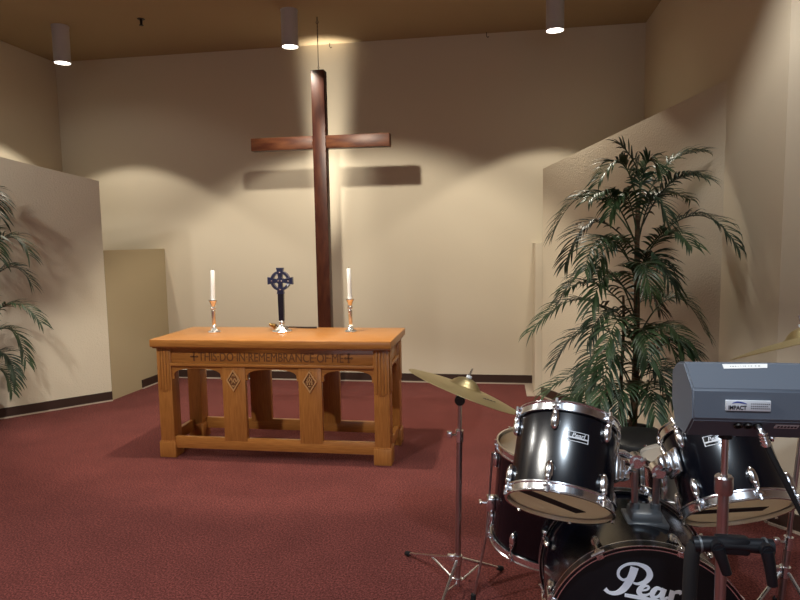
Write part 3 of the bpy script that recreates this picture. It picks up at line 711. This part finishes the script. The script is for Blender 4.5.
# ------------------------------------------------------------------ floor tom
NF = Vector((.075, -.030, .996)).normalized()
FT = drum('floor_tom', 'black floor tom drum on legs behind the left rack tom', 'drum', (.217, 2.500, .466), NF, (-.2, -1, 0), .228, .385, 8, -PI/2-R(29), .125, tape=False)
qf = FT.rotation_quaternion.inverted()
def fl(p): return qf @ (Vector(p) - FT.location)
for ang in (198, 318, 78):
    a = R(ang); ca, sa = math.cos(a), math.sin(a); rr = .252
    q0 = FT.location + FT.rotation_quaternion @ Vector((rr*ca, rr*sa, .16)); q1 = FT.location + FT.rotation_quaternion @ Vector((rr*ca, rr*sa, -.20))
    q2 = Vector((q1.x + ca*.045 - .010, q1.y + sa*.045, .012))
    b = B().tube([fl(q0), fl(q1), fl(q1*.8+q2*.2), fl(q2)], .0048, 8); lg = lpart('leg', b, M['satin'], FT)
    b = B().tube([fl(q2 - Vector((0, 0, .012))), fl(q2 + Vector((0, 0, .026)))], .011, 10); o = lpart('rubber_foot', b, M['rubber'], FT); o.parent = lg
    b = B().box((.226, -.024, -.085), (.262, .024, -.025), .008); b.tube([(.262, 0, -.055), (.285, 0, -.055)], .007, 8); b.box((.280, -.016, -.061), (.292, .016, -.049), .003)
    o = lpart('leg_bracket', b, M['chrome'], FT); around(o, a)

# ------------------------------------------------------------------ snare drum on its stand, drum throne
SN = drum('snare_drum', 'chrome snare drum behind the right rack tom', 'drum', (.745, 2.520, .560), (-.06, .05, 1), (-.2, -1, 0), .175, .135, 8, R(10), .018, heads=('headwhite', 'headwhite'), tape=False, shellmat='chrome')
t = thing('snare_stand', 'chrome tripod stand under the snare drum', 'stand', (.745, 2.53, 0))
obj('pole', B().tube([(.745, 2.53, .10), (.745, 2.53, .38)], .011, 12), M['satin'], t)
for a in (90, 210, 330):
    c, s = math.cos(R(a)), math.sin(R(a)); P = lambda r_, z: (.745+r_*c, 2.53+r_*s, z)
    obj('basket_arm', B().tube([P(.008, .37), P(.09, .40), P(.180, .458), P(.191, .476), P(.191, .495)], .006, 8), M['chrome'], t)
    lg = obj('leg', B().tube([P(.010, .27), P(.23, .014)], .006, 8), M['chrome'], t)
    obj('rubber_foot', B().ball(P(.23, .012), .012, 10), M['rubber'], lg)
t = thing('drum_throne', 'round black drum throne behind the bass drum', 'stool', (.668, 2.99, 0))
mt = Matrix.Translation((.668, 2.99, 0))
obj('seat', B().lathe([(0, .49), (.150, .49), (.172, .505), (.176, .535), (.166, .560), (.13, .570), (0, .572)], 44, mt), M['vinyl'], t)
obj('seat_trim', B().lathe([(.150, .484), (.178, .486), (.180, .497), (.172, .503)], 44, mt, closed=True), M['chrome'], t)
obj('post', B().tube([(.668, 2.99, .06), (.668, 2.99, .49)], .014, 14), M['chrome'], t)
for a in (75, 195, 315):
    c, s = math.cos(R(a)), math.sin(R(a)); P = lambda r_, z: (.668+r_*c, 2.99+r_*s, z)
    lg = obj('leg', B().tube([P(.014, .30), P(.12, .19), P(.24, .014)], .008, 8), M['chrome'], t)
    obj('brace', B().tube([P(.014, .09), P(.12, .19)], .005, 6), M['chrome'], lg)
    obj('rubber_foot', B().ball(P(.24, .013), .013, 10), M['rubber'], lg)

# ------------------------------------------------------------------ cymbals
def cymbal(name, label, loc, n, front, r, logo=False, rod=True, group=None):
    t = thing(name, label, 'cymbal', loc, group, local=True, rot=axis_quat(n, front))
    P = [(.006, .044), (.020, .0430), (.038, .036), (.052, .024), (.060, .014), (.068, .009)]
    k = 12; top = [(r_*r/.235, z) for r_, z in P] + [(.066*r/.235 + (r-.066*r/.235)*i/k, .009 - .020*(i/k)**1.7) for i in range(1, k+1)]
    bot = [(x, z-.0018) for x, z in reversed(top)]
    lpart('plate', B().lathe(top+bot, 96, None, closed=True), M['bronze'], t)
    return t
def wrap_marks(t, txt, r0, ang, size, m, z0):
    s = text_mesh(txt, size, shear=.2, bold=.001, extrude=.0006); b = B()
    for v in s.verts:
        rr = r0+v.co.y; a = ang+v.co.x/r0; v.co = Vector((rr*math.cos(a), rr*math.sin(a), z0+v.co.z - .055*(v.co.y)))
    b._merge(s); lpart('printed_mark', b, M[m], t, smooth=False)
NC = Vector((.359, .151, .921)).normalized()
CR = cymbal('crash_cymbal', 'large bronze crash cymbal tilted to the right, left of the drum kit', (-.133, 2.511, .892), NC, FRONT, .240, group='bronze cymbals')
b = B(); stroke(b, [(-.034, 0), (-.026, .008), (-.022, -.004), (-.012, .004), (-.006, -.005), (.004, .005), (.010, -.004), (.020, .004), (.034, -.002)], .0045, -.0003, .0007)
for v in b.bm.verts:
    rr = .165 + v.co.z; a = -PI/2 + R(38) + v.co.x/.165; v.co = Vector((rr*math.cos(a), rr*math.sin(a), .0052 - .055*v.co.z + v.co.y))
lpart('printed_mark', b, M['ink'], CR, smooth=False)
NH = Vector((-.246, .270, .931)).normalized()
RC = cymbal('ride_cymbal', 'bronze cymbal at the right edge, above the grey speaker', (1.100, 2.414, 1.122), NH, FRONT, .265, group='bronze cymbals')
b = B()
for k, (a0, a1, r0, r1) in enumerate(((-104, -80, .10, .165), (-76, -52, .10, .165))):
    for q in range(8):
        u, v = R(a0+(a1-a0)*q/8), R(a0+(a1-a0)*(q+1)/8)
        zz = lambda r_: .0088 - .020*((r_-.06)/.155)**1.7 + .0006
        b._add([(r_*math.cos(x_), r_*math.sin(x_), zz(r_)) for r_, x_ in ((r0, u), (r1, u), (r1, v), (r0, v))], [(0, 1, 2, 3)])
lpart('dark_print', b, M['ink'], RC, smooth=False)

def cymbal_stand(label, base, top, n, legs, split, group, hz=.155):
    """straight stand; legs = ground points"""
    bx, by = base; tx, ty, tz = top
    t = thing('cymbal_stand', label, 'stand', (bx, by, 0), group)
    n = Vector(n); top = Vector(top); tx, ty, tz = top - n*.050; tz += .045
    z_at = lambda z: Vector((bx + (tx-bx)*z/tz, by + (ty-by)*z/tz, z))
    obj('lower_tube', B().tube([z_at(.060), z_at(split)], .0125, 16), M['satin'], t)
    obj('upper_tube', B().tube([z_at(split-.01), z_at(tz-.055)], .0088, 14), M['satin'], t)
    b = B().tube([z_at(split-.030), z_at(split+.018)], .0165, 16); obj('height_clamp', b, M['chrome'], t)
    c = z_at(split-.005); b = B().tube([c, c+Vector((-.032, -.006, .004))], .0055, 8); b.box(c+Vector((-.052, -.014, -.010)), c+Vector((-.030, .004, .018)), .004); obj('wing_screw', b, M['chrome'], t)
    c = z_at(tz-.045); b = B().tube([c+Vector((0, -.016, 0)), c+Vector((0, .016, 0))], .021, 18); b.tube([c+Vector((0, -.022, 0)), c+Vector((0, -.016, 0))], .013, 12); obj('tilter', b, M['iron'], t)
    n = Vector(n); b = B().tube([c+n*.01, top+n*.088], .0036, 8); obj('cymbal_rod', b, M['chrome'], t)
    obj('felt', B().tube([top+n*.0, top+n*.006], .016, 14), M['label'], t); obj('felt', B().tube([top+n*.046, top+n*.056], .012, 14), M['label'], t)
    hub = z_at(hz); b = B().tube([z_at(hz-.02), z_at(hz+.02)], .019, 16); b.box(hub+Vector((-.045, -.010, -.006)), hub+Vector((-.015, .010, .020)), .004); obj('collar', b, M['chrome'], t)
    low = z_at(.052); obj('lower_collar', B().tube([z_at(.040), z_at(.074)], .017, 16), M['chrome'], t)
    for g in legs:
        g = Vector((*g, .013)); d = (g-low); d.z = 0; d.normalize()
        s = hub + d*.018; m = s*.52 + g*.48
        lg = obj('leg', B().tube([s, g], [.0068, .0060], 8), M['chrome'], t)
        obj('brace', B().tube([low + d*.015, m], .0045, 6), M['chrome'], lg)
        f = (g-s).normalized(); obj('rubber_foot', B().tube([g-f*.026, g+f*.004], [.010, .012], 10), M['rubber'], lg)
    return t
cymbal_stand('tall chrome stand under the tilted crash cymbal', (-.170, 2.520), (-.133, 2.511, .892), NC, [(-.428, 2.81), (.015, 2.727), (-.248, 2.25)], .70, 'cymbal stands')
cymbal_stand('chrome stand under the cymbal at the right edge', (1.024, 2.376), (1.100, 2.414, 1.122), NH, [(.80, 2.27), (1.16, 2.12), (1.12, 2.62)], .375, 'cymbal stands', .26)

# ================================================================== SPEAKER ON ITS STAND
t = thing('monitor_speaker', 'small blue-grey monitor speaker with slanted faces on a pole', 'speaker', (.522, 1.42, 1.068))
PR = [(1.352, 1.181), (1.346, 1.118), (1.398, 1.068), (1.470, 1.068), (1.505, 1.120), (1.505, 1.192), (1.470, 1.216), (1.418, 1.225)]
XS0, XS1 = .401, .643
mtx = Matrix(((0, 1, 0, 0), (1, 0, 0, 0), (0, 0, 1, 0), (0, 0, 0, 1)))
b = B(); b.prism(PR, XS0, XS1, mtx); bmesh.ops.recalc_face_normals(b.bm, faces=b.bm.faces[:]); bmesh.ops.bevel(b.bm, geom=b.bm.edges[:], offset=.004, segments=3, affect='EDGES')
obj('cabinet', b, M['greyplastic'], t)
def on_front(u, v, d=0.):            # u along X, v = 0..1 down the upright front face
    return Vector((u, 1.352-.006*v - d, 1.181-.063*v))
b = B().box((.465, 1.3450, 1.1385), (.551, 1.3505, 1.1605), .001); lb = obj('name_plate', b, M['label'], t); lb['label'] = 'silver name plate with blue swoosh'
b = B(); s = text_mesh('IMPACT', .0125, bold=.0004, extrude=.0005)
for v in s.verts: v.co = Vector((.487+v.co.x*.80, 1.3448-v.co.z, 1.1450+v.co.y*.95))
b._merge(s); obj('lettering', b, M['ink'], lb, smooth=False)
b = B(); stroke(b, [(.477, 1.1545), (.486, 1.157), (.496, 1.156), (.505, 1.1535)], [.001, .003, .003, .001], 1.3443, 1.3453); obj('blue_swoosh', b, M['inkblue'], lb, smooth=False)
b = B()
for zz, w in ((1.1540, .034), (1.1490, .030), (1.1445, .034)):
    x = .513
    while x < .513+w: b.box((x, 1.3444, zz-.0008), (x+.0022, 1.3453, zz+.0008)); x += .0037
obj('small_print', b, M['ink'], lb, smooth=False)
# tape on the slanted top front face
nf = Vector((0, -.555, .832)); e = Vector((0, .832, .555))
def slant(u, v, d): return Vector((u, 1.352, 1.181)) + e*v + nf*d
b = B(); w0, w1 = .478, .565
q = [(w0, .060), (w1, .064), (w1+.004, .0765), (w0, .0735)]
b._add([slant(u, v, -.0002) for u, v in q] + [slant(u, v, .0009) for u, v in q], [(0, 1, 2, 3), (4, 5, 6, 7), (0, 1, 5, 4), (1, 2, 6, 5), (2, 3, 7, 6), (3, 0, 4, 7)])
tp = obj('tape_label', b, M['paper'], t, smooth=False); tp['label'] = 'strip of white tape with faint writing'
b = B(); x = .492
while x < .552:
    w = random.uniform(.001, .004); k = (x-w0)/(w1-w0)*.0035
    b._add([slant(x, .0655+k, .0011), slant(x+w, .0655+k, .0011), slant(x+w, .0675+k, .0011), slant(x, .0675+k, .0011)], [(0, 1, 2, 3)]); x += w+random.uniform(.002, .006)
obj('faint_writing', b, M['grey'], tp, smooth=False)
b = B()
for x in (.494, .513, .532):
    mt = Matrix.Translation((x, 1.3585, 1.106)) @ Matrix.Rotation(R(136), 4, 'X')
    b.lathe([(.0055, -.004), (.0085, -.004), (.0085, .006), (.0055, .006)], 16, mt, closed=True); b.lathe([(0, -.003), (.0055, -.003), (.0055, .0), (0, .0)], 16, mt)
obj('jack_socket', b, M['iron'], t)
tilt = Matrix.Translation((.588, 1.3605, 1.104)) @ Matrix.Rotation(R(46), 4, 'X')
obj('rating_plate', B().box((-.0225, -.0012, -.0075), (.0225, .001, .0075), .0005, tilt), M['label'], t)
b = B(); x = .588
while x < .622: b.box((x-.6055, -.0018, -.003), (x-.6015, -.0010, .003), 0, tilt); x += .0065
obj('plate_print', b, M['ink'], t, smooth=False)
obj('mounting_socket', B().tube([(.489, 1.412, 1.060), (.489, 1.412, 1.09)], .014, 14), M['rubber'], t)

t = thing('speaker_stand', 'straight reddish chrome pole stand holding the grey speaker', 'stand', (.489, 1.412, 0))
obj('upper_tube', B().tube([(.489, 1.412, .90), (.489, 1.412, 1.062)], .0072, 16), M['satin'], t)
obj('height_collar', B().lathe([(0, .935), (.017, .935), (.019, .94), (.019, .972), (.016, .976), (0, .976)], 24, Matrix.Translation((.489, 1.412, 0))), M['satin'], t)
obj('lower_tube', B().tube([(.489, 1.412, .03), (.489, 1.412, .94)], .0118, 18), M['satin'], t)
obj('base', B().lathe([(0, 0), (.095, 0), (.098, .012), (.085, .024), (.030, .034), (.014, .045), (0, .045)], 40, Matrix.Translation((.489, 1.412, 0))), M['iron'], t)

t = thing('instrument_stand', 'black padded instrument stand with two cradle arms in front of the bass drum', 'stand', (.46, 1.25, 0))
def prow(pts, r, n=14): return B().tube(pts, r, n)
b = prow([(.384, 1.262, .888), (.41, 1.262, .8905), (.46, 1.262, .892), (.51, 1.262, .8915), (.530, 1.262, .891)], [.0150, .0155, .0130, .0150, .0155]); b.box((.424, 1.250, .873), (.488, 1.278, .908), .007)
obj('crossbar', b, M['blackplastic'], t)
b = prow([(.394, 1.262, .889), (.398, 1.262, .8893)], .0170, 18); obj('end_ring', B().tube([(.514, 1.262, .8915), (.518, 1.262, .8915)], .0170, 18), M['grey'], t); obj('end_ring', b, M['grey'], t)
for x, dx, dz in ((.4235, .018, -.050), (.5125, .012, -.068)):
    b = B(); b.tube([(x, 1.262, .892), (x, 1.238, .892)], .0130, 18)
    b.tube([(x, 1.243, .892), (x+dx*.5, 1.240, .892+dz*.5), (x+dx, 1.242, .892+dz)], [.0125, .0105, .0095], 12); b.tube([(x, 1.238, .892), (x, 1.235, .892)], .009, 14)
    obj('cradle_arm', b, M['blackplastic'], t)
obj('leg', prow([(.390, 1.264, .889), (.383, 1.264, .868), (.381, 1.266, .80), (.376, 1.272, .013)], [.0140, .0145, .0140, .0130]), M['rubber'], t)
obj('base', B().box((.215, 1.10, 0), (.390, 1.296, .016), .005), M['iron'], t)

t = thing('speaker_cable', 'black cable plugged into the front of the grey speaker, hanging to the right', 'cable', (.540, 1.35, 1.10))
b = B().tube([(.532, 1.355, 1.104), (.5325, 1.343, 1.100), (.536, 1.332, 1.085), (.540, 1.331, 1.070)], [.0062, .0072, .0075, .0070], 14)
for k in range(4):
    c = Vector((.5335+.0016*k, 1.3360-.0012*k, 1.0970-.0068*k)); b.tube([c, c+Vector((.0007, -.0004, -.0033))], .0094, 14)
obj('plug', b, M['chrome'], t)
pts = [(.540, 1.331, 1.072), (.552, 1.328, 1.045), (.578, 1.326, .995), (.612, 1.326, .925), (.655, 1.335, .80), (.690, 1.36, .55), (.705, 1.38, .25), (.72, 1.36, .03), (.80, 1.30, .008), (.95, 1.25, .008)]
obj('cord', B().tube(pts, [.0062]*3 + [.0042]*7, 10), M['rubber'], t)
# ================================================================== ROOM LIGHTS AND ADDED FILLS OUT OF FRAME
def area(name, loc, target, w, h, power, col, spread=180):
    l = bpy.data.lights.new(name, 'AREA'); l.shape = 'RECTANGLE'; l.size = w; l.size_y = h; l.energy = power; l.color = col; l.spread = R(spread)
    o = bpy.data.objects.new(name, l); COL.objects.link(o); o.location = loc
    o.rotation_euler = (Vector(target)-Vector(loc)).to_track_quat('-Z', 'Y').to_euler(); return o
# spotlight above the front edge of the table (above the frame), aimed at the cross and the wall behind it
spot('cross_spot_bulb', (-1.35, 3.9, 2.95), (-1.40, 5.45, .50), 240, 100, .30, WARM, .045)
# second row of ceiling lamps, above the frame
for x, y, p, a in ((-4.55, 3.0, 80, 140), (-2.2, 3.3, 42, 103), (.85, 3.05, 62, 103)):
    spot('ceiling_lamp_bulb', (x, y, 3.2), (x, y, 0), p, a, .10, WHITE, .08 if x < -3 else .22)
spot('wing_fill_spot', (-4.1, 2.5, 3.2), (-4.1, 4.9, 1.0), 35, 84, .3, WHITE, .05)  # added fill to brighten the left wing wall
# third row, near the camera
spot('ceiling_lamp_bulb', (-2.2, 1.1, 3.2), (-2.2, 1.1, 0), 250, 128, .10, WHITE, .07)
spot('ceiling_lamp_bulb', (.15, .3, 3.25), (.15, .3, 0), 200, 110, .25, COOL, .07)
# small uplight on the floor behind the table, hidden by its back panel
spot('floor_uplight_bulb', (-1.72, 6.05, .08), (-1.74, 6.44, 2.85), 2200, 12, 1, WARM, .10)
# added cool fills behind the camera, for the drums and chrome reflections
area('cool_fill_overhead', (-.8, -2.2, 3.4), (-.8, -2.1, 0), 1.2, .6, 90, COOL, 110)
area('cool_fill_rear', (.4, -4.5, 1.6), (.4, 0, 1.6), 3.6, 1.6, 38, (.78, .88, 1), 180)
w = bpy.data.worlds.new('hall'); SC.world = w; w.use_nodes = True
w.node_tree.nodes['Background'].inputs[0].default_value = (.75, .78, .85, 1); w.node_tree.nodes['Background'].inputs[1].default_value = .04
EXPOSURE = 0.
# ================================================================== FINISH
for o in SC.objects:
    if '_local' in o: del o['_local']
vs = SC.view_settings; vs.view_transform = 'Standard'; vs.look = 'None'; vs.gamma = 1; vs.use_curve_mapping = False
vs.exposure = EXPOSURE
